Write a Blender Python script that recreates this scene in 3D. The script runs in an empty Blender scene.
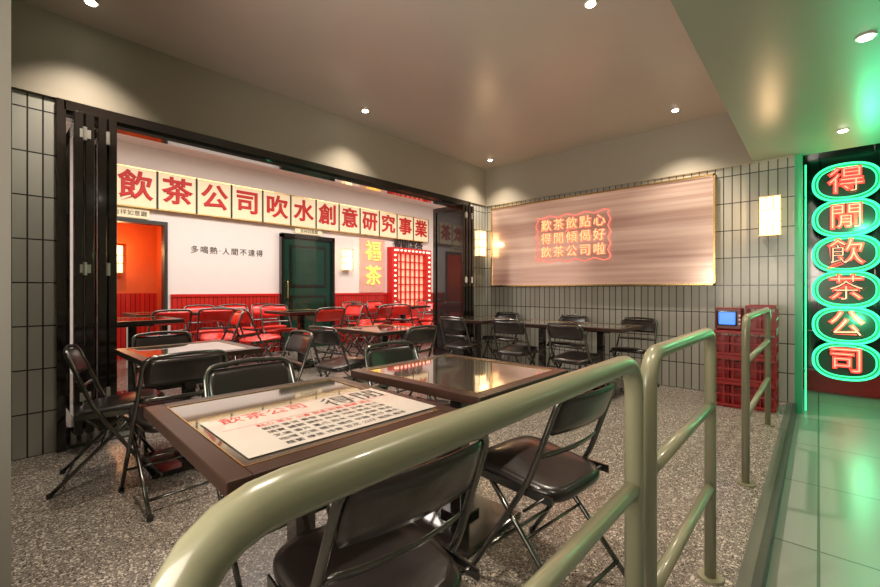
import bpy, bmesh, math, random
from mathutils import Vector, Matrix
random.seed(3)
C = bpy.context.scene.collection
R = math.radians

# ------------------------------------------------------------ materials
def new_mat(name):
    m = bpy.data.materials.new(name); m.use_nodes = True
    nt = m.node_tree
    return m, nt, nt.nodes['Principled BSDF']
def pmat(name, col, rough=0.5, metal=0.0, coat=0.0, emit=None, es=0.0, ior=1.5, var=0.08, vscale=12.0, bump=0.0):
    m, nt, b = new_mat(name)
    N = nt.nodes; L = nt.links
    noise = N.new('ShaderNodeTexNoise'); noise.inputs['Scale'].default_value = vscale
    noise.inputs['Detail'].default_value = 4
    tc = N.new('ShaderNodeTexCoord'); L.new(tc.outputs['Object'], noise.inputs['Vector'])
    mix = N.new('ShaderNodeMix'); mix.data_type = 'RGBA'
    L.new(noise.outputs['Fac'], mix.inputs[0])
    mix.inputs[6].default_value = tuple(max(0, c*(1-var)) for c in col)+(1,)
    mix.inputs[7].default_value = tuple(min(1, c*(1+var)) for c in col)+(1,)
    L.new(mix.outputs[2], b.inputs['Base Color'])
    b.inputs['Roughness'].default_value = rough
    b.inputs['Metallic'].default_value = metal
    b.inputs['Coat Weight'].default_value = coat
    b.inputs['Coat Roughness'].default_value = 0.05
    b.inputs['IOR'].default_value = ior
    if emit:
        b.inputs['Emission Color'].default_value = tuple(emit)+(1,)
        b.inputs['Emission Strength'].default_value = es
    if bump:
        bp = N.new('ShaderNodeBump'); bp.inputs['Strength'].default_value = bump; bp.inputs['Distance'].default_value = 0.01
        L.new(noise.outputs['Fac'], bp.inputs['Height']); L.new(bp.outputs[0], b.inputs['Normal'])
    return m

def tile_mat(name, axis, w, h, c1, c2, mortar, ms=0.005, rough=0.25, zoff=0.0, metal=0.0):
    m, nt, b = new_mat(name); N = nt.nodes; L = nt.links
    g = N.new('ShaderNodeNewGeometry'); s = N.new('ShaderNodeSeparateXYZ'); L.new(g.outputs['Position'], s.inputs[0])
    cb = N.new('ShaderNodeCombineXYZ')
    a = {'x': 0, 'y': 1, 'z': 2}
    L.new(s.outputs[a[axis[0]]], cb.inputs[0]); L.new(s.outputs[a[axis[1]]], cb.inputs[1])
    mp = N.new('ShaderNodeMapping'); mp.inputs['Location'].default_value = (20*w, 20*h+zoff, 0)
    L.new(cb.outputs[0], mp.inputs[0])
    br = N.new('ShaderNodeTexBrick'); br.offset = 0.0; br.squash = 1.0
    br.inputs['Scale'].default_value = 1.0
    br.inputs['Brick Width'].default_value = w; br.inputs['Row Height'].default_value = h
    br.inputs['Mortar Size'].default_value = ms; br.inputs['Mortar Smooth'].default_value = 0.1
    br.inputs['Color1'].default_value = c1+(1,); br.inputs['Color2'].default_value = c2+(1,); br.inputs['Mortar'].default_value = mortar+(1,)
    L.new(mp.outputs[0], br.inputs['Vector']); L.new(br.outputs['Color'], b.inputs['Base Color'])
    bp = N.new('ShaderNodeBump'); bp.invert = True; bp.inputs['Strength'].default_value = 0.5; bp.inputs['Distance'].default_value = 0.005
    L.new(br.outputs['Fac'], bp.inputs['Height']); L.new(bp.outputs[0], b.inputs['Normal'])
    b.inputs['Roughness'].default_value = rough; b.inputs['Metallic'].default_value = metal
    return m

def terrazzo(name, base, light, dark, rough=0.27):
    m, nt, b = new_mat(name); N = nt.nodes; L = nt.links
    g = N.new('ShaderNodeNewGeometry')
    n0 = N.new('ShaderNodeTexNoise'); n0.inputs['Scale'].default_value = 1.5; n0.inputs['Detail'].default_value = 5
    L.new(g.outputs['Position'], n0.inputs['Vector'])
    mx = N.new('ShaderNodeMix'); mx.data_type = 'RGBA'
    mx.inputs[6].default_value = tuple(c*0.8 for c in base)+(1,); mx.inputs[7].default_value = tuple(c*1.2 for c in base)+(1,)
    L.new(n0.outputs['Fac'], mx.inputs[0]); col = mx.outputs[2]
    for sc, c, th in ((125, light, .66), (160, dark, .64), (75, light, .88), (95, dark, .92)):
        v = N.new('ShaderNodeTexVoronoi'); v.inputs['Scale'].default_value = sc
        L.new(g.outputs['Position'], v.inputs['Vector'])
        sp = N.new('ShaderNodeSeparateColor'); L.new(v.outputs['Color'], sp.inputs[0])
        gt = N.new('ShaderNodeMath'); gt.operation = 'GREATER_THAN'; gt.inputs[1].default_value = th
        L.new(sp.outputs[0], gt.inputs[0])
        ds = N.new('ShaderNodeMath'); ds.operation = 'LESS_THAN'; ds.inputs[1].default_value = 0.5
        L.new(v.outputs['Distance'], ds.inputs[0])
        mu = N.new('ShaderNodeMath'); mu.operation = 'MULTIPLY'; L.new(gt.outputs[0], mu.inputs[0]); L.new(ds.outputs[0], mu.inputs[1])
        m2 = N.new('ShaderNodeMix'); m2.data_type = 'RGBA'
        L.new(mu.outputs[0], m2.inputs[0]); L.new(col, m2.inputs[6]); m2.inputs[7].default_value = c+(1,)
        col = m2.outputs[2]
    L.new(col, b.inputs['Base Color']); b.inputs['Roughness'].default_value = rough
    return m

M = {}
M['plaster'] = pmat('plaster_olive_grey', (0.36, 0.325, 0.26), 0.6, var=.03)
M['column'] = pmat('column_grey_brown', (0.12, 0.115, 0.097), 0.5, var=.03)
M['ceiling'] = pmat('ceiling_satin_paint', (0.52, 0.455, 0.405), 0.30, var=.03, vscale=2)
M['soffit'] = pmat('soffit_paint', (0.28, 0.30, 0.225), 0.32, var=.03, vscale=2)
M['white'] = pmat('inner_wall_paint', (0.82, 0.77, 0.73), 0.6, var=.02)
M['tile_x'] = tile_mat('tile_back', 'xz', .078, .30, (0.32, 0.31, 0.265), (0.39, 0.38, 0.33), (0.03, 0.03, 0.03))
M['tile_y'] = tile_mat('tile_side', 'yz', .078, .30, (0.36, 0.365, 0.33), (0.44, 0.445, 0.40), (0.03, 0.03, 0.03))
M['redtile'] = tile_mat('red_wainscot', 'yz', .06, 3.0, (0.50, 0.02, 0.015), (0.6, 0.03, 0.02), (0.12, 0.01, 0.01), rough=.2)
M['floor'] = terrazzo('terrazzo_floor', (0.195, 0.172, 0.145), (0.50, 0.45, 0.385), (0.05, 0.042, 0.034))
M['floor2'] = tile_mat('corridor_slabs', 'xy', .6, .9, (0.21, 0.225, 0.20), (0.255, 0.265, 0.24), (0.07, 0.08, 0.07), ms=.006, rough=.3)
M['black'] = pmat('black_lacquer', (0.014, 0.010, 0.008), 0.13, coat=.6)
M['step'] = pmat('step_edge_dark', (0.03, 0.032, 0.03), 0.4)
M['steptrim'] = pmat('step_trim_grey', (0.14, 0.14, 0.12), 0.4, metal=.5)
M['glass'] = pmat('dark_glass', (0.02, 0.02, 0.02), 0.03, coat=1)
M['frame'] = pmat('chair_frame_metal', (0.15, 0.15, 0.14), 0.20, metal=.95)
M['vinyl'] = pmat('black_vinyl', (0.012, 0.009, 0.008), 0.28, coat=.35, bump=.05, vscale=60)
M['redvinyl'] = pmat('red_vinyl', (0.66, 0.018, 0.010), 0.26, coat=.4)
M['rubber'] = pmat('rubber', (0.01, 0.01, 0.01), 0.7)
M['wood'] = pmat('dark_brown_wood', (0.030, 0.013, 0.008), 0.34, var=.35, vscale=25)
M['tglass'] = pmat('tabletop_glass', (0.12, 0.10, 0.075), 0.035, metal=.40, coat=1, ior=1.9, var=.5, vscale=9)
M['gold'] = pmat('brass', (0.75, 0.52, 0.22), 0.25, metal=1)
M['rail'] = pmat('railing_sage_enamel', (0.215, 0.215, 0.135), 0.28, coat=.3, var=.02)
M['paper'] = pmat('menu_paper', (0.56, 0.53, 0.48), 0.35, coat=.8, var=.03)
M['poster'] = pmat('poster_pink', (0.75, 0.45, 0.36), 0.4, var=.15, vscale=5)
M['ink'] = pmat('ink_black', (0.03, 0.02, 0.02), 0.6)
M['inkred'] = pmat('ink_red', (0.55, 0.02, 0.015), 0.5)
M['signbox'] = pmat('lightbox_cream', (0.72, 0.60, 0.39), 0.4, emit=(1, .82, .50), es=.18)
M['signred'] = pmat('sign_red', (0.55, 0.004, 0.004), 0.5)
M['lamp'] = pmat('lamp_glass', (1, .8, .55), 0.4, emit=(1, .72, .40), es=1.05)
M['lampw'] = pmat('downlight_lens', (1, .95, .85), 0.4, emit=(1, .9, .75), es=20)
M['greendoor'] = pmat('green_door', (0.006, 0.04, 0.024), 0.15, coat=.8)
M['orange'] = pmat('orange_wall', (0.70, 0.15, 0.04), 0.4)
M['red'] = pmat('red_paint', (0.58, 0.012, 0.010), 0.3)
M['redplastic'] = pmat('red_crate_plastic', (0.34, 0.008, 0.007), 0.35)
M['neong'] = pmat('neon_green', (0.05, .6, .25), 0.4, emit=(0.05, 1, .36), es=1.15)
M['neonr'] = pmat('neon_pink_red', (1, .08, .06), 0.4, emit=(1, .030, .028), es=.95)
M['neonw'] = pmat('neon_core', (1, .4, .3), 0.4, emit=(1, .32, .26), es=.75)
M['neony'] = pmat('neon_yellow', (1, .6, .1), 0.4, emit=(1, .60, .10), es=.85)
M['neonc'] = pmat('neon_amber_characters', (1, .55, .25), 0.4, emit=(1, .56, .22), es=.72)
M['neonp'] = pmat('neon_pink', (.9, .2, .15), 0.4, emit=(1, .20, .16), es=.5)
M['signback'] = pmat('neon_sign_dark_enamel', (0.012, 0.045, 0.03), 0.25)
M['signrim'] = pmat('neon_sign_green_rim', (0.02, 0.45, 0.20), 0.3)
M['corr'] = pmat('corridor_black_glass', (0.015, 0.045, 0.032), 0.14, coat=1)
M['tvbody'] = pmat('tv_body_red', (0.16, 0.01, 0.01), 0.3)
M['screen'] = pmat('tv_screen', (0.05, .2, .7), 0.2, emit=(0.10, .32, 1), es=.6)
M['bulb'] = pmat('bulb', (1, .9, .7), 0.4, emit=(1, .80, .55), es=.9)
M['lit'] = pmat('lit_shelf_back', (1, .5, .35), 0.4, emit=(1, .30, .18), es=.75)
M['chrome'] = pmat('white_trim', (0.6, .58, .54), 0.3, metal=.4)

def brushed(name):
    m, nt, b = new_mat(name); N = nt.nodes; L = nt.links
    g = N.new('ShaderNodeNewGeometry'); mp = N.new('ShaderNodeMapping'); mp.inputs['Scale'].default_value = (.30, 1, 13)
    L.new(g.outputs['Position'], mp.inputs[0])
    n = N.new('ShaderNodeTexNoise'); n.inputs['Scale'].default_value = 1.6; n.inputs['Detail'].default_value = 4
    L.new(mp.outputs[0], n.inputs['Vector'])
    cr = N.new('ShaderNodeValToRGB'); L.new(n.outputs['Fac'], cr.inputs[0])
    cr.color_ramp.elements[0].position = .3; cr.color_ramp.elements[0].color = (.52, .38, .32, 1)
    cr.color_ramp.elements[1].position = .7; cr.color_ramp.elements[1].color = (.74, .62, .53, 1)
    L.new(cr.outputs[0], b.inputs['Base Color'])
    b.inputs['Metallic'].default_value = .7; b.inputs['Roughness'].default_value = .20
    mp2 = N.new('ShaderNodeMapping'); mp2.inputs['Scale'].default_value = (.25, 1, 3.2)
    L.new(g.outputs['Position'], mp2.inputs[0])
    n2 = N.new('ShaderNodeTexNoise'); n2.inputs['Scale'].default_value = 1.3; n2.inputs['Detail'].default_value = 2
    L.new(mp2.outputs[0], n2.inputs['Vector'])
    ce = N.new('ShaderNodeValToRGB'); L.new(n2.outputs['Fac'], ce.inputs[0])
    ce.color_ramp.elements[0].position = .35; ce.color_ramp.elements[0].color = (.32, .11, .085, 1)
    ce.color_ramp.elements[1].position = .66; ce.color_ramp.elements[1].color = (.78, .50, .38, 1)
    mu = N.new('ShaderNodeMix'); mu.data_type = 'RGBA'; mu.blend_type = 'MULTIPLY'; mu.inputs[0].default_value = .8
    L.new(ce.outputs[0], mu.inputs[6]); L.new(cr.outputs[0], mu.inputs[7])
    L.new(mu.outputs[2], b.inputs['Emission Color']); b.inputs['Emission Strength'].default_value = .34  # uneven glow on the metal put in as patterned emission colour
    return m
M['brushed'] = brushed('metal_panel_painted_glow')

# ------------------------------------------------------------ mesh builder
def fillet(pts, r, n=6):
    pts = [Vector(p) for p in pts]; out = [pts[0]]
    for i in range(1, len(pts)-1):
        a, b, c = pts[i-1], pts[i], pts[i+1]
        d1 = (a-b); d2 = (c-b); rr = min(r, d1.length*.45, d2.length*.45)
        p0 = b+d1.normalized()*rr; p2 = b+d2.normalized()*rr
        for k in range(n+1):
            t = k/n; out.append(p0*(1-t)**2+b*2*t*(1-t)+p2*t*t)
    out.append(pts[-1]); return out

class MB:
    def __init__(s): s.v = []; s.f = []; s.m = []; s.sm = []; s.mats = []
    def mi(s, k):
        if k not in s.mats: s.mats.append(k)
        return s.mats.index(k)
    def add(s, verts, faces, mat, smooth=False, T=None):
        o = len(s.v); i = s.mi(mat)
        for p in verts: s.v.append(tuple(T @ Vector(p)) if T else tuple(p))
        for f in faces: s.f.append([o+q for q in f]); s.m.append(i); s.sm.append(smooth)
    def box(s, c, d, mat, bevel=0, T=None, seg=2, taper=None):
        bm = bmesh.new(); bmesh.ops.create_cube(bm, size=1)
        for v in bm.verts:
            v.co = Vector((v.co.x*d[0], v.co.y*d[1], v.co.z*d[2]))
        if bevel: bmesh.ops.bevel(bm, geom=list(bm.edges), offset=bevel, segments=seg, affect='EDGES', profile=.5)
        bm.verts.index_update()
        vs = [(v.co+Vector(c)) for v in bm.verts]; fs = [[v.index for v in f.verts] for f in bm.faces]
        s.add(vs, fs, mat, False, T); bm.free()
    def b2(s, x0, x1, y0, y1, z0, z1, mat, bevel=0):
        s.box(((x0+x1)/2, (y0+y1)/2, (z0+z1)/2), (abs(x1-x0), abs(y1-y0), abs(z1-z0)), mat, bevel)
    def tube(s, pts, r, mat, n=12, fr=0, T=None, closed=False):
        pts = fillet(pts, fr) if fr else [Vector(p) for p in pts]
        vs = []; fs = []; up = None; cnt = len(pts)
        for i, p in enumerate(pts):
            if closed: t = (pts[(i+1) % cnt]-pts[i-1])
            else: t = (pts[min(i+1, cnt-1)]-pts[max(i-1, 0)])
            t.normalize()
            if up is None:
                up = Vector((0, 0, 1)) if abs(t.z) < .9 else Vector((1, 0, 0))
            up = (up-t*up.dot(t)).normalized(); q = t.cross(up)
            for k in range(n):
                a = 2*math.pi*k/n; vs.append(p+up*math.cos(a)*r+q*math.sin(a)*r)
        rng = cnt if closed else cnt-1
        for i in range(rng):
            j = (i+1) % cnt
            for k in range(n):
                fs.append([i*n+k, i*n+(k+1) % n, j*n+(k+1) % n, j*n+k])
        if not closed:
            fs.append(list(range(n))[::-1]); fs.append([(cnt-1)*n+k for k in range(n)])
        s.add(vs, fs, mat, True, T)
    def cyl(s, c, r, h, mat, axis='z', n=24, r2=None):
        r2 = r if r2 is None else r2; vs = []
        for zz, rr in ((-h/2, r), (h/2, r2)):
            for k in range(n):
                a = 2*math.pi*k/n; p = (math.cos(a)*rr, math.sin(a)*rr, zz)
                if axis == 'x': p = (p[2], p[0], p[1])
                if axis == 'y': p = (p[0], -p[2], p[1])
                vs.append((p[0]+c[0], p[1]+c[1], p[2]+c[2]))
        fs = [[k, (k+1) % n, n+(k+1) % n, n+k] for k in range(n)]+[list(range(n))[::-1], list(range(n, 2*n))]
        s.add(vs, fs, mat, False)
    def mesh(s, name):
        me = bpy.data.meshes.new(name); me.from_pydata(s.v, [], s.f)
        for k in s.mats: me.materials.append(M[k])
        for p, i, q in zip(me.polygons, s.m, s.sm): p.material_index = i; p.use_smooth = q
        me.update(); return me
    def obj(s, name, loc=(0, 0, 0), rot=0):
        o = bpy.data.objects.new(name, s.mesh(name)); C.objects.link(o); o.location = loc; o.rotation_euler = (0, 0, rot)
        return o
def inst(name, me, loc, rotdeg=0):
    o = bpy.data.objects.new(name, me); C.objects.link(o); o.location = loc; o.rotation_euler = (0, 0, R(rotdeg)); return o
def empty(name, loc=(0, 0, 0)):
    e = bpy.data.objects.new(name, None); C.objects.link(e); e.location = loc; e.empty_display_size = .1; return e
def par(o, p):
    o.parent = p; o.matrix_parent_inverse = Matrix.Translation(p.location).inverted()
def text(body, size, loc, rot, mat, parent=None, ext=.003, off=0.0, name='lettering', sp=1.0, line=1.0, bev=0):
    cu = bpy.data.curves.new(name, 'FONT'); cu.body = body; cu.size = size; cu.extrude = ext; cu.offset = off
    cu.align_x = 'CENTER'; cu.align_y = 'CENTER'; cu.space_character = sp; cu.space_line = line; cu.bevel_depth = bev
    cu.materials.append(M[mat]); o = bpy.data.objects.new(name, cu); C.objects.link(o)
    o.location = loc; o.rotation_euler = rot
    if parent: par(o, parent)
    return o
ROTX = (R(90), 0, R(90)); ROTY = (R(90), 0, 0)

# ------------------------------------------------------------ room shell
XL = -4.02; YB = 5.55; ZC = 3.10; ZS = 2.52; XE = -.165; XI = -6.8; ZI = .12
def room(name, boxes):
    b = MB()
    for q in boxes: b.b2(*q)
    return b.obj(name)
room('floor', [(XL-.15, XE-.03, -1.8, YB+.15, -.25, 0, 'floor'), ])
room('trim_1', [(XE-.03, XE, -1.8, YB+.15, -.1, 0.002, 'step'), (XE-.075, XE-.03, -1.8, YB, -.02, .003, 'steptrim')])
room('floor_corridor', [(XE, 2.1, -1.8, 7.3, -.25, -.10, 'floor2')])
room('floor_inner', [(XI-1.0, XL-.15, -.6, 7.6, -.2, ZI, 'floor')])
room('ceiling', [(XL-.15, -.45, -1.8, YB+.1, ZC, ZC+.1, 'ceiling')])
room('ceiling_soffit', [(-.52, 2.1, -1.8, YB+.1, ZS, ZC+.1, 'soffit')])
room('ceiling_inner', [(XI-1.0, XL-.15, -.6, 7.6, ZC, ZC+.1, 'white')])
room('ceiling_corridor', [(-.35, 2.1, YB+.1, 7.3, 2.85, 2.95, 'corr')])
# back wall
room('wall_back', [(XL-.15, -.18, YB, YB+.15, 0, 2.5, 'tile_x'), (XL-.15, -.52, YB-.02, YB+.15, 2.5, ZC, 'plaster'),
                   (-.52, -.18, YB, YB+.15, 2.5, ZS, 'plaster')])
room('wall_left', [(XL-.15, XL, -1.8, .42, 0, 2.5, 'tile_y'), (XL-.15, XL, 5.1, YB, 0, 2.5, 'tile_y'),
                   (XL-.15, XL+.02, -1.8, YB-.02, 2.51, ZC, 'plaster')])
room('wall_near', [(-2.25, -2.0, -1.8, .078, 0, ZC, 'column')])
room('wall_rear', [(XL, 2.1, -1.95, -1.8, -.1, ZC, 'plaster')])
room('wall_right', [(2.1, 2.2, -1.8, 7.3, -.1, ZC, 'plaster')])
room('wall_corridor_left', [(-.33, -.18, YB+.15, 7.3, -.1, 2.85, 'corr')])
b = MB()
b.b2(-.18, 2.1, 7.2, 7.3, -.1, 2.85, 'corr')
for x in (0.0, .5, 1.0): b.b2(x, x+.03, 7.16, 7.2, -.1, 2.85, 'greendoor')
for z in (.6, 1.3, 2.0): b.b2(-.18, 2.1, 7.17, 7.2, z, z+.03, 'greendoor')
b.obj('wall_corridor_back')
room('red_plinth', [(-.16, 1.6, 6.98, 7.15, -.1, .12, 'red'), (-.16, 1.6, 6.96, 7.15, .12, .15, 'red')])
# door frame at the corridor mouth, green neon spill painted into its colour
room('trim_2', [(-.18, -.12, 5.56, 5.70, -.1, 2.52, 'signrim'), (-.12, 2.1, 5.66, 5.70, 2.55, 2.85, 'corr')])
# inner room walls
b = MB()
for (y0, y1, z0, z1) in ((-.6, .85, ZI, ZC), (.85, 1.80, 2.05, ZC), (1.80, 7.6, ZI, ZC)):
    b.b2(XI-.12, XI, y0, y1, z0, z1, 'white')
b.obj('wall_inner_back')
b = MB()
for (y0, y1) in ((1.84, 3.44), (4.51, 5.84), (7.06, 7.6)):
    b.b2(XI, XI+.015, y0, y1, ZI, 1.05, 'redtile'); b.b2(XI, XI+.03, y0, y1, 1.05, 1.09, 'red')
b.obj('baseboard_inner')
room('wall_inner_right', [(XI-.12, XL-.15, 7.6, 7.7, ZI, ZC, 'white')])
room('wall_inner_left', [(XI-.12, XL-.15, -.7, -.6, ZI, ZC, 'white')])
b = MB()
b.b2(XI-1.0, XI-.92, .6, 2.1, ZI, 2.3, 'orange'); b.b2(XI-.92, XI-.12, .65, .75, ZI, 2.3, 'orange'); b.b2(XI-.92, XI-.12, 1.9, 2.0, ZI, 2.3, 'orange')
b.b2(XI-1.0, XI-.12, .6, 2.1, 2.2, 2.3, 'orange')
b.b2(XI-.92, XI-.9, .75, 1.9, ZI, 1.1, 'redtile')
b.obj('wall_alcove')
b = MB()
for y in (.85, 1.76): b.b2(XI-.12, XI+.03, y, y+.04, ZI, 2.05, 'step')
b.b2(XI-.12, XI+.03, .85, 1.80, 2.05, 2.10, 'step'); b.obj('trim_alcove')
# green door, surface framed
b = MB(); x0 = XI+.002
b.b2(x0, x0+.08, 3.45, 3.5, ZI, 2.10, 'black'); b.b2(x0, x0+.08, 4.45, 4.5, ZI, 2.10, 'black'); b.b2(x0, x0+.08, 3.45, 4.5, 2.05, 2.12, 'black')
b.b2(x0, x0+.03, 3.5, 4.45, ZI, 2.05, 'greendoor')
for (z0, z1) in ((1.2, 1.93), (.3, 1.05)):
    b.b2(x0+.03, x0+.045, 3.62, 4.33, z0, z1, 'black'); b.b2(x0+.045, x0+.052, 3.66, 4.29, z0+.04, z1-.04, 'greendoor')
b.tube([(x0+.02, 3.56, 1.0), (x0+.09, 3.56, 1.0), (x0+.09, 3.56, 1.3), (x0+.02, 3.56, 1.3)], .01, 'gold', fr=.02)
b.obj('door_1')
# opening frame and track
b = MB()
b.b2(XL-.16, XL+.03, .42, 5.10, 2.44, 2.51, 'black'); b.b2(XL-.12, XL-.02, .42, 5.10, 2.40, 2.44, 'glass')
b.b2(XL-.16, XL+.03, .38, .43, 0, 2.51, 'black'); b.b2(XL-.16, XL+.03, 5.07, 5.12, 0, 2.51, 'black')
b.b2(XL-.15, XL, .43, 5.07, 0, .012, 'steptrim'); b.obj('trim_opening_frame')

def folding_panel(b, y, x0, x1, t=.05):
    z0, z1 = .14, 2.40
    b.b2(x0, x0+.06, y, y+t, z0, z1, 'black', .004); b.b2(x1-.06, x1, y, y+t, z0, z1, 'black', .004)
    b.b2(x0+.06, x1-.06, y, y+t, z1-.07, z1, 'black'); b.b2(x0+.06, x1-.06, y, y+t, z0, z0+.12, 'black')
    b.b2(x0+.06, x1-.06, y+t*.4, y+t*.6, z0+.12, z1-.07, 'glass')
for ys in ((.455, .515, .585, .645), (4.74, 4.81, 4.88, 4.95)):
    b = MB()
    for i, y in enumerate(ys):
        folding_panel(b, y, -4.43, -3.83)
    for z in (.4, 1.3, 2.25):
        for y in (ys[1]-.003, ys[3]-.003):
            b.cyl((-3.825, y, z), .012, .09, 'chrome', n=10)
        b.b2(-3.835, -3.826, ys[1]-.03, ys[1]+.03, z-.03, z+.03, 'chrome')
    for y in ys: b.b2(-4.10, -4.06, y+.01, y+.04, .013, .14, 'chrome')
    b.obj('folding_door')

# ------------------------------------------------------------ neon panel on the back wall, glow painted into its metal
e = empty('neon_wall_panel', (-2.36, YB-.03, 1.83))
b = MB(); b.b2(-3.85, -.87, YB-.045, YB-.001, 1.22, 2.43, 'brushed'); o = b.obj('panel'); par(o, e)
b = MB()
for q in ((-3.87, -.85, 1.205, 1.225), (-3.87, -.85, 2.425, 2.445)): b.b2(q[0], q[1], YB-.06, YB-.001, q[2], q[3], 'gold')
for q in ((-3.87, -3.85), (-.87, -.85)): b.b2(q[0], q[1], YB-.06, YB-.001, 1.205, 2.445, 'gold')
o = b.obj('frame'); par(o, e)
for r_, row in enumerate(('歎茶飲點心', '得閒傾偈好', '飲茶公司啦')):
    for c_, ch in enumerate(row):
        text(ch, .165, (-2.90+c_*.19, YB-.055, 2.06-r_*.19), ROTY, 'neonp', e, ext=.004, off=.006, name='painted_neon_halo')  # pink halo put in as a glowing copy behind each character
        text(ch, .165, (-2.90+c_*.19, YB-.07, 2.06-r_*.19), ROTY, 'neonc', e, ext=.004, off=-.001, name='neon_character')
b = MB()
sc = []
for i in range(64):
    t = i/64*4; k = int(t); f = t-k
    cor = [(-3.05, 1.56), (-2.01, 1.56), (-2.01, 2.19), (-3.05, 2.19), (-3.05, 1.56)]
    x = cor[k][0]*(1-f)+cor[k+1][0]*f; z = cor[k][1]*(1-f)+cor[k+1][1]*f
    w = .018*math.sin(i*math.pi/2)
    sc.append((x+(w if k % 2 else 0), YB-.065, z+(0 if k % 2 else w)))
b.tube(sc, .007, 'neonp', n=8, closed=True); o = b.obj('neon_border'); par(o, e)

# ------------------------------------------------------------ sign of light boxes
e = empty('lightbox_sign', (XI+.1, 4.1, 2.5))
chars = '飲茶公司吹水創意研究事業'
pitch = .487
b = MB()
for i, ch in enumerate(chars):
    yc = 1.17+pitch*(i+.5)
    b.b2(XI+.001, XI+.10, yc-.237, yc+.237, 2.26, 2.76, 'signbox', .004)
    for yy in (yc-.243, yc+.232): b.b2(XI+.001, XI+.108, yy, yy+.012, 2.25, 2.77, 'ink')
    text(ch, .385, (XI+.106, yc, 2.51), ROTX, 'signred', e, ext=.004, off=.0, name='sign_character', bev=.009)
b.b2(XI+.001, XI+.105, 1.17, 1.17+12*pitch, 2.245, 2.26, 'gold'); b.b2(XI+.001, XI+.105, 1.17, 1.17+12*pitch, 2.76, 2.775, 'gold')
o = b.obj('boxes'); par(o, e)
def small_sign(name, y0, y1, z0, z1, body, s):
    e = empty(name, (XI+.03, (y0+y1)/2, (z0+z1)/2)); b = MB(); b.b2(XI+.03, XI+.05, y0, y1, z0, z1, 'signbox', .003)
    b.b2(XI+.001, XI+.03, y0+.05, y0+.07, z0+.03, z1-.03, 'chrome'); b.b2(XI+.001, XI+.03, y1-.07, y1-.05, z0+.03, z1-.03, 'chrome')
    par(b.obj('plate'), e); text(body, s, (XI+.053, (y0+y1)/2, (z0+z1)/2), ROTX, 'ink', e, ext=.001, name='lettering')
small_sign('direction_sign', 1.15, 1.58, 2.11, 2.23, '吉祥如意廳', .075)
small_sign('direction_sign', 3.72, 4.25, 2.14, 2.23, '吉祥如意閣', .07)
text('多喝熱·人間不遠得', .115, (XI+.004, 2.63, 1.74), ROTX, 'ink', None, ext=.002, name='wall_lettering', sp=1.28)
# poster
e = empty('neon_poster', (XI+.001, 5.45, 1.65)); b = MB()
b.b2(XI+.001, XI+.025, 5.13, 5.76, 1.10, 2.2, 'poster'); par(b.obj('board'), e)
for i, ch in enumerate('福茶'): text(ch, .42, (XI+.045, 5.45, 1.92-i*.50), ROTX, 'neony', e, ext=.004, off=.004, name='neon_character')
# red ticket booth front with bulbs and lit shelves
e = empty('red_booth_front', (XI, 6.4, 1.5)); b = MB()
b.b2(XI+.001, XI+.05, 5.85, 7.05, ZI, 2.06, 'red'); b.b2(XI+.05, XI+.055, 6.03, 6.87, .75, 1.95, 'lit')
b.b2(XI+.05, XI+.16, 5.85, 6.03, ZI, 2.06, 'red', .008); b.b2(XI+.05, XI+.16, 6.87, 7.05, ZI, 2.06, 'red', .008)
b.b2(XI+.05, XI+.16, 6.03, 6.87, 1.93, 2.06, 'red', .008); b.b2(XI+.05, XI+.20, 6.03, 6.87, ZI, .78, 'red', .008)
for i in range(1, 6): b.b2(XI+.05, XI+.10, 6.03+i*.14-.010, 6.03+i*.14+.010, .78, 1.93, 'red')
for i in range(1, 7): b.b2(XI+.05, XI+.10, 6.03, 6.87, .78+i*.164-.012, .78+i*.164+.012, 'red')
for i in range(13):
    for y in (5.93, 6.97): b.cyl((XI+.17, y, .7+i*.108), .022, .03, 'bulb', 'x', 10)
for i in range(9): b.cyl((XI+.17, 6.0+i*.112, 2.0), .022, .03, 'bulb', 'x', 10)
par(b.obj('booth'), e)
text('得閒飲茶', .22, (XI+.04, 6.45, 2.15), ROTX, 'ink', e, ext=.01, off=.004, name='lettering')

# ------------------------------------------------------------ sconces
def sconce(name, loc, rot):
    b = MB(); w, h, d = .17, .40, .09
    b.box((0, -.012, 0), (.10, .022, .30), 'gold', .003)
    b.box((0, -d/2-.02, 0), (w, d, h), 'lamp', .01)
    for z in (-h/2, h/2, -.06, .06): b.box((0, -d/2-.02, z), (w+.012, d+.012, .008), 'gold')
    for x in (-w/2, -w/6, w/6, w/2): b.box((x, -d-.022, 0), (.006, .006, h), 'gold')
    o = b.obj(name, loc, R(rot)); return o
def point(loc, e, col, r=.03):
    l = bpy.data.lights.new('lamp', 'POINT'); l.energy = e; l.color = col; l.shadow_soft_size = r
    o = bpy.data.objects.new('point_light', l); C.objects.link(o); o.location = loc; return o
sconce('wall_sconce', (-.37, YB, 1.91), 0)
sconce('wall_sconce', (XL, 5.33, 1.88), 90)
sconce('wall_sconce', (XI, 4.79, 1.73), 90)
sconce('wall_sconce', (XI-.90, 1.36, 1.60), 90)
WARM = (1, .66, .36)
point((-.37, YB-.20, 1.91), 3.5, WARM, 0); point((XL+.2, 5.33, 1.88), 2.2, WARM, 0); point((XI+.2, 4.79, 1.73), 2, WARM, 0); point((XI-.6, 1.36, 1.75), 6, (1, .5, .2), 0)

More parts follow.
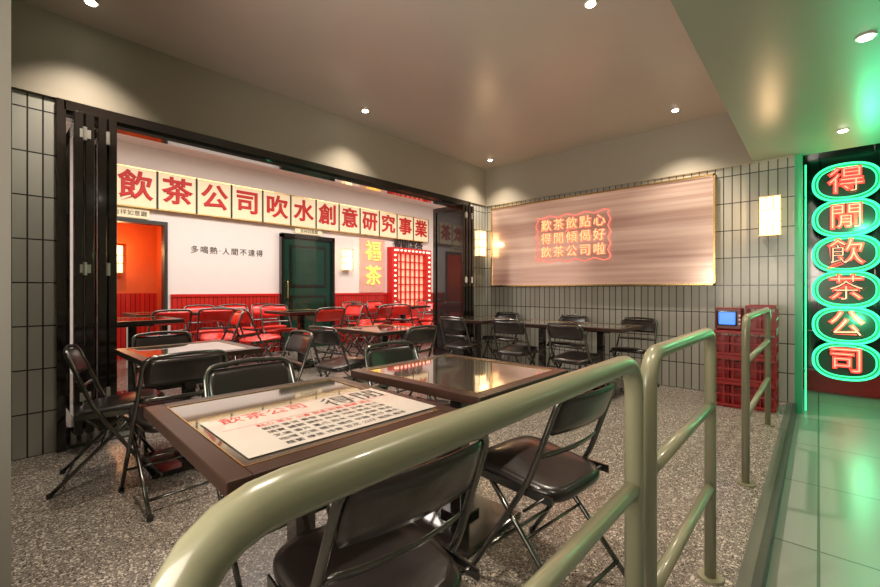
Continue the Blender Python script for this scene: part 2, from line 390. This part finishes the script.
# ------------------------------------------------------------ downlights
def downlight(x, y, z, e, col=(1, .85, .69), size=105):
    b = MB(); b.cyl((0, 0, -.004), .044, .008, 'chrome', n=28); b.cyl((0, 0, -.010), .030, .006, 'lampw', n=24)
    b.obj('ceiling_downlight', (x, y, z))
    l = bpy.data.lights.new('spot', 'SPOT'); l.energy = e; l.color = col; l.spot_size = R(size); l.spot_blend = 1; l.shadow_soft_size = .04
    o = bpy.data.objects.new('downlight_lamp', l); C.objects.link(o); o.location = (x, y, z-.03)
for y in (.52, 2.83, 5.16): downlight(-3.65, y, ZC, 70)
for y in (.5, 2.8, 5.07): downlight(-1.15, y, ZC, 130)
downlight(.19, 3.22, ZS, 34); downlight(.155, 4.98, ZS, 34); downlight(.19, 1.2, ZS, 34)
def area(loc, rot, sx, sy, e, col):
    l = bpy.data.lights.new('area', 'AREA'); l.shape = 'RECTANGLE'; l.size = sx; l.size_y = sy; l.energy = e; l.color = col
    o = bpy.data.objects.new('area_light', l); C.objects.link(o); o.location = loc; o.rotation_euler = rot; return o
area((-4.95, 2.2, 3.06), (0, 0, 0), .9, 3.8, 82, (1, .91, .84))
area((-4.95, 5.9, 3.06), (0, 0, 0), .9, 2.2, 52, (1, .88, .80))
area((-.9, -1.5, 1.6), (R(125), 0, R(20)), 2.2, 1.8, 105, (1, .87, .75))  # added fill light, unseen behind the camera, lifts room and ceiling
# black slatted panel, inner room ceiling
b = MB(); b.box((0, 0, -.01), (.45, 1.3, .02), 'black', .003)
for i in range(6): b.box((-.17+i*.068, 0, -.024), (.03, 1.2, .01), 'step')
b.obj('ceiling_slat_panel', (-6.1, 3.4, ZC))

# ------------------------------------------------------------ folding chairs
def chair_mesh(name, seat, back, frame='frame'):
    b = MB(); r = .011
    path = [(-.215, .23, .012), (-.215, -.06, .47), (-.20, -.185, .80), (0, -.205, .812), (.20, -.185, .80), (.215, -.06, .47), (.215, .23, .012)]
    b.tube(path, r, frame, fr=.055)
    for sx in (-1, 1):
        b.tube([(sx*.19, .15, .425), (sx*.19, -.05, .22), (sx*.19, -.25, .012)], r*.95, frame, fr=.05)
        b.cyl((sx*.215, .23, .012), .015, .024, 'rubber', n=12); b.cyl((sx*.19, -.25, .012), .015, .024, 'rubber', n=12)
        b.tube([(sx*.19, .045, .315), (sx*.215, .045, .315)], .006, frame, n=8)
        b.box((sx*.202, .02, .425), (.006, .34, .03), frame)
        b.tube([(sx*.20, -.12, .43), (sx*.20, -.03, .35)], .006, frame, n=8)
    b.tube([(-.19, -.19, .078), (.19, -.19, .078)], .008, frame, n=10)
    b.tube([(-.215, .145, .145), (.215, .145, .145)], .008, frame, n=10)
    b.tube([(-.19, -.03, .245), (.19, -.03, .245)], .006, frame, n=10)
    n = 40; rings = []
    for sc, z in ((.97, .418), (1.0, .428), (1.0, .446), (.965, .458), (.85, .465), (.4, .468)):
        ring = []
        for k in range(n):
            a = 2*math.pi*k/n; c_, s_ = math.cos(a), math.sin(a)
            x = math.copysign(abs(c_)**.42, c_)*.195; y = math.copysign(abs(s_)**.42, s_)*.20
            x *= 1+.04*(y/.2)
            ring.append((x*sc, .045+y*sc, z+.02*(y/.2)))
        rings.append(ring)
    vs = [p for q in rings for p in q]; fs = []
    for i in range(len(rings)-1):
        for k in range(n): fs.append([i*n+k, i*n+(k+1) % n, (i+1)*n+(k+1) % n, (i+1)*n+k])
    fs.append(list(range(n))[::-1]); fs.append([(len(rings)-1)*n+k for k in range(n)])
    b.add(vs, fs, seat, True)
    def panel(z0, z1, hw, th, mat, nz=6, nx=14):
        vs = []; fs = []
        def ctr(x, z):
            t = (z-.47)/.33; return -.06-.125*t-.028*(1-(x/.2)**2)
        for side in (0, 1):
            for i in range(nz+1):
                for k in range(nx+1):
                    u = i/nz; z = z0+(z1-z0)*u; w = hw*(1-.10*max(0, u-.7)/.3-.06*max(0, .2-u)/.2)
                    x = -w+2*w*k/nx
                    edge = min(1, min(i, nz-i)/1.0)*min(1, min(k, nx-k)/1.0)
                    y = ctr(x, z)+(th/2*(.35+.65*edge))*(1 if side else -1)
                    vs.append((x, y, z))
        m_ = (nz+1)*(nx+1)
        for i in range(nz):
            for k in range(nx):
                q = [i*(nx+1)+k, i*(nx+1)+k+1, (i+1)*(nx+1)+k+1, (i+1)*(nx+1)+k]
                fs.append(q); fs.append([m_+a for a in q][::-1])
        ed = [k for k in range(nx+1)]+[i*(nx+1)+nx for i in range(1, nz+1)]+[nz*(nx+1)+k for k in range(nx-1, -1, -1)]+[i*(nx+1) for i in range(nz-1, 0, -1)]
        for a in range(len(ed)):
            p, q = ed[a], ed[(a+1) % len(ed)]; fs.append([q, p, p+m_, q+m_])
        b.add(vs, fs, mat, True)
    panel(.645, .788, .193, .020, back)
    panel(.555, .580, .203, .008, frame, nz=2)
    return b.mesh(name)
CH = chair_mesh('folding_chair', 'vinyl', 'vinyl')
CR = chair_mesh('red_folding_chair', 'redvinyl', 'redvinyl')
chairs = [(-.81, .67, 84), (-.80, 1.53, 84), (-1.84, .88, -90), (-2.72, .77, 90), (-3.27, .56, -14), (-3.70, 1.0, -88), (-1.84, 1.76, -92),
          (-2.93, 2.80, 92), (-3.15, 1.60, 175), (-3.42, 2.32, 6),
          (-2.65, 4.25, 4), (-1.90, 4.18, -6), (-1.62, 5.20, 178), (-2.45, 5.22, 180), (-3.50, 5.22, 182), (-3.42, 4.18, 0)]
for x, y, a in chairs: inst('folding_chair', CH, (x, y, 0), a)
red = [(-6.42, 2.15, -90), (-6.42, 2.62, -90), (-6.42, 3.09, -90), (-5.50, 2.0, 70), (-5.45, 1.42, 100), (-5.0, 2.25, 0), (-4.66, 2.95, 90), (-5.80, 2.95, -90), (-5.2, 3.65, 180), (-6.42, 4.85, -90), (-6.42, 5.35, -90),
       (-6.3, 5.9, -60), (-4.95, 4.55, 30), (-5.0, 5.75, 180), (-4.85, 3.95, 110), (-5.65, 4.42, 0), (-6.1, 4.55, -70), (-4.75, 5.2, 90), (-6.0, 6.3, -90), (-5.85, 2.35, 0), (-4.75, 1.75, 170), (-5.5, 5.85, 200)]
red = [q for q in red if q[:2] not in ((-5.0, 5.75),)]
for x, y, a in red: inst('red_folding_chair', CR, (x, y, ZI), a)

# ------------------------------------------------------------ tables
def table_mesh(name, sx, sy):
    b = MB(); t = .035; f = .055
    z0, z1 = .715, .75
    for s_ in (-1, 1):
        b.box((0, s_*(sy/2-f/2), (z0+z1)/2), (sx, f, t), 'wood', .003)
        b.box((s_*(sx/2-f/2), 0, (z0+z1)/2), (f, sy-2*f, t), 'wood', .003)
    b.box((0, 0, .728), (sx-2*f, sy-2*f, .026), 'wood')
    b.box((0, 0, .7445), (sx-2*f, sy-2*f, .007), 'tglass')
    for s_ in (-1, 1):
        b.box((0, s_*(sy/2-f-.002), .7492), (sx-2*f, .004, .003), 'gold'); b.box((s_*(sx/2-f-.002), 0, .7492), (.004, sy-2*f, .003), 'gold')
    b.box((0, 0, .70), (.30, .30, .03), 'black', .003)
    b.box((0, 0, .36), (.07, .07, .66), 'black', .004)
    b.box((0, 0, .018), (.44, .44, .03), 'black', .006); b.box((0, 0, .045), (.14, .14, .03), 'black', .006)
    for a in (-.19, .19):
        for c in (-.19, .19): b.cyl((a, c, .003), .02, .006, 'rubber', n=12)
    return b.mesh(name)
TS = table_mesh('dining_table_small', .70, .70); TL = table_mesh('dining_table_long', .80, .74)
def tbl(cx, cy, me=TS, z=0, name='dining_table', rot=0): return inst(name, me, (cx, cy, z), rot)
tbl(-1.295, .735, TL, rot=-2.5); tbl(-1.33, 1.62, TL)
tbl(-3.20, .975); tbl(-3.40, 2.87)
tbl(-3.55, 4.72); tbl(-2.55, 4.72); tbl(-1.82, 4.72)
tbl(-4.9, 1.0, TS, ZI); tbl(-5.2, 2.95, TS, ZI); tbl(-6.0, 1.55, TS, ZI); tbl(-5.5, 5.1, TS, ZI)
# menu on near table
e = empty('printed_menu', (-1.18, .755, .7512)); b = MB(); b.b2(-1.36, -.985, .44, 1.065, .7512, .752, 'paper'); par(b.obj('sheet'), e)
RM = (0, 0, R(90)); zt = .7524
text('飲茶公司', .07, (-1.315, .62, zt), RM, 'inkred', e, ext=.0001, off=0, name='title')
text('得閒', .12, (-1.28, .93, zt), RM, 'ink', e, ext=.0001, off=0, name='calligraphy')
rows = ['點心 茶水 小食 甜品 粉麵 飯類 湯水', '蝦餃 普洱 春卷 蛋撻 雲吞 炒飯 老火', '燒賣 鐵觀 腸粉 布甸 河粉 粥品 例湯', '叉燒 香片 鳳爪 西米 米粉 湯飯 燉品', '咖喱 奶茶 糯米 楊枝 伊麵 煲仔 糖水', '蘿蔔 檸茶 排骨 豆花 公仔 焗飯 龜苓']
for i, rw in enumerate(rows):
    text(rw, .026, (-1.205+i*.038, .75, zt), RM, 'inkred' if i == 0 else 'ink', e, ext=.0001, name='menu_line')
b = MB(); b.b2(-1.228, -1.226, .46, 1.045, .7515, .7523, 'inkred'); b.b2(-1.352, -1.350, .46, 1.045, .7515, .7523, 'inkred'); par(b.obj('rules'), e)
e.rotation_euler = (0, 0, R(-2.5))

# ------------------------------------------------------------ railings
XR = -.32
def railing(y0, y1, zs=(.69, .37)):
    b = MB(); r = .0205
    b.tube([(XR, y0, 0.0), (XR, y0, .985), (XR, y1, .985), (XR, y1, 0.0)], r, 'rail', n=24, fr=.085)
    for z in zs: b.tube([(XR, y0, z), (XR, y1, z)], r*.85, 'rail', n=18)
    for y in (y0, y1): b.cyl((XR, y, .006), .045, .012, 'rail', n=24)
    b.obj('handrail')
railing(.085, 1.03); railing(1.14, 1.96); railing(3.05, 4.5, (.72, .40))

# ------------------------------------------------------------ red crates + TV
def crate_mesh():
    b = MB(); w, d, h, t = .235, .33, .25, .012
    b.box((0, 0, .008), (w, d, .012), 'redplastic')
    for s_ in (-1, 1):
        for z, hh in ((.02, .03), (.235, .03), (.125, .02)):
            b.box((0, s_*(d/2-t/2), z), (w, t, hh), 'redplastic', .002)
            b.box((s_*(w/2-t/2), 0, z), (t, d-2*t, hh), 'redplastic', .002)
        for k in range(4):
            b.box((-w/2+t/2+k*(w-t)/3, s_*(d/2-t/2), h/2), (t, t*.8, h-.01), 'redplastic')
        for k in range(5):
            b.box((s_*(w/2-t/2), -d/2+t/2+k*(d-t)/4, h/2), (t*.8, t, h-.01), 'redplastic')
    for k in (1, 2): b.box((0, -d/2+k*d/3, .10), (w-2*t, .006, .17), 'redplastic')
    b.box((0, 0, .10), (.006, d-2*t, .17), 'redplastic')
    return b.mesh('drink_crate')
CM = crate_mesh()
for i in range(3): inst('drink_crate', CM, (-.66, 5.12, i*.25))
for i in range(4): inst('drink_crate', CM, (-.41, 5.16, i*.25))
b = MB()
b.box((0, 0, .115), (.22, .16, .22), 'tvbody', .015); b.box((0, .12, .115), (.17, .12, .17), 'tvbody', .02)
b.box((-.012, -.078, .12), (.165, .012, .15), 'black', .01); b.box((-.012, -.083, .12), (.14, .012, .125), 'screen', .012, seg=4)
for z in (.15, .11, .07): b.cyl((.09, -.083, z), .008, .012, 'chrome', 'y', 12)
b.obj('television', (-.66, 5.06, .75))

# ------------------------------------------------------------ neon sign in the corridor
YS = 6.80; e = empty('neon_sign', (.235, YS, 1.35)); b = MB()
ch = '得閒飲茶公司'; px = .415; zc = [2.40-i*px for i in range(6)]
def lobe(cx, cz, rx, rz, y, n=48, p=.85):
    out = []
    for k in range(n):
        a = 2*math.pi*k/n; c_, s_ = math.cos(a), math.sin(a)
        out.append((cx+math.copysign(abs(c_)**p, c_)*rx, y, cz+math.copysign(abs(s_)**p, s_)*rz))
    return out
b.b2(.235-.12, .235+.12, YS-.02, YS+.04, zc[-1]-.1, zc[0]+.1, 'signback')
for i, z in enumerate(zc):
    for (rx, rz, ya, yb, mt) in ((.295, .222, YS-.045, YS+.03, 'signrim'), (.258, .186, YS-.052, YS-.045, 'signback')):
        l0 = lobe(.235, z, rx, rz, ya); l1 = lobe(.235, z, rx, rz, yb); n = len(l0)
        b.add(l0+l1, [list(range(n)), list(range(n, 2*n))[::-1]]+[[k, k+n, (k+1) % n+n, (k+1) % n] for k in range(n)], mt)
for rx, rz, rr in ((.284, .212, .012), (.247, .176, .007)):
    for z in zc: b.tube(lobe(.235, z, rx, rz, YS-.065), rr, 'neong', n=8, closed=True)
b.b2(.0, .03, YS+.03, 7.2, 2.0, 2.03, 'step'); b.b2(.4, .43, YS+.03, 7.2, 2.0, 2.03, 'step'); b.b2(.2, .23, YS+.03, 7.2, .6, .63, 'step')
par(b.obj('sign_body'), e)
for c_, z in zip(ch, zc):
    text(c_, .31, (.235, YS-.075, z), ROTY, 'neonr', e, ext=.004, off=.010, name='neon_character')
    text(c_, .31, (.235, YS-.085, z), ROTY, 'neonw', e, ext=.003, off=-.005, name='neon_character_core')
b = MB(); b.tube([(-.10, 5.78, -.10), (-.10, 5.78, 2.45)], .007, 'neong', n=10); b.tube([(-.10, 5.9, 2.62), (1.5, 5.9, 2.62)], .010, 'neong', n=10)
b.tube([(-.10, 6.3, 2.70), (1.5, 6.3, 2.70)], .01, 'neong', n=10)
for z in (.3, 1.2, 2.1): b.b2(-.18, -.10, 5.775, 5.785, z, z+.02, 'step')
for x in (.1, 1.2):
    b.b2(x, x+.01, 5.895, 5.905, 2.62, 2.85, 'step'); b.b2(x, x+.01, 6.295, 6.305, 2.70, 2.85, 'step')
b.obj('neon_tube_trim')
GR = (.10, 1, .42)
point((.4, 6.2, 1.9), 12, GR, 0); point((.35, 6.3, .8), 9, GR, 0); point((.5, 5.2, 1.9), 4.5, GR, 0); point((.7, 4.2, 1.0), 2.0, GR, 0); point((1.2, 3.2, 1.6), 3, (.7, 1, .8), 0)  # added point lights for the green spill, no fixtures of their own

# ------------------------------------------------------------ world, camera
w = bpy.data.worlds.new('world'); bpy.context.scene.world = w; w.use_nodes = True
w.node_tree.nodes['Background'].inputs[0].default_value = (.9, .85, .8, 1); w.node_tree.nodes['Background'].inputs[1].default_value = .15
cd = bpy.data.cameras.new('camera'); cam = bpy.data.objects.new('camera', cd); C.objects.link(cam)
cam.location = (0, 0, 1.15); cam.rotation_euler = (R(90), 0, R(42.1)); cd.sensor_width = 36; cd.lens = 17.14; cd.shift_y = -.004; cd.clip_start = .02
bpy.context.scene.camera = cam
bpy.context.scene.view_settings.view_transform = 'Standard'
bpy.context.scene.view_settings.exposure = 0.7
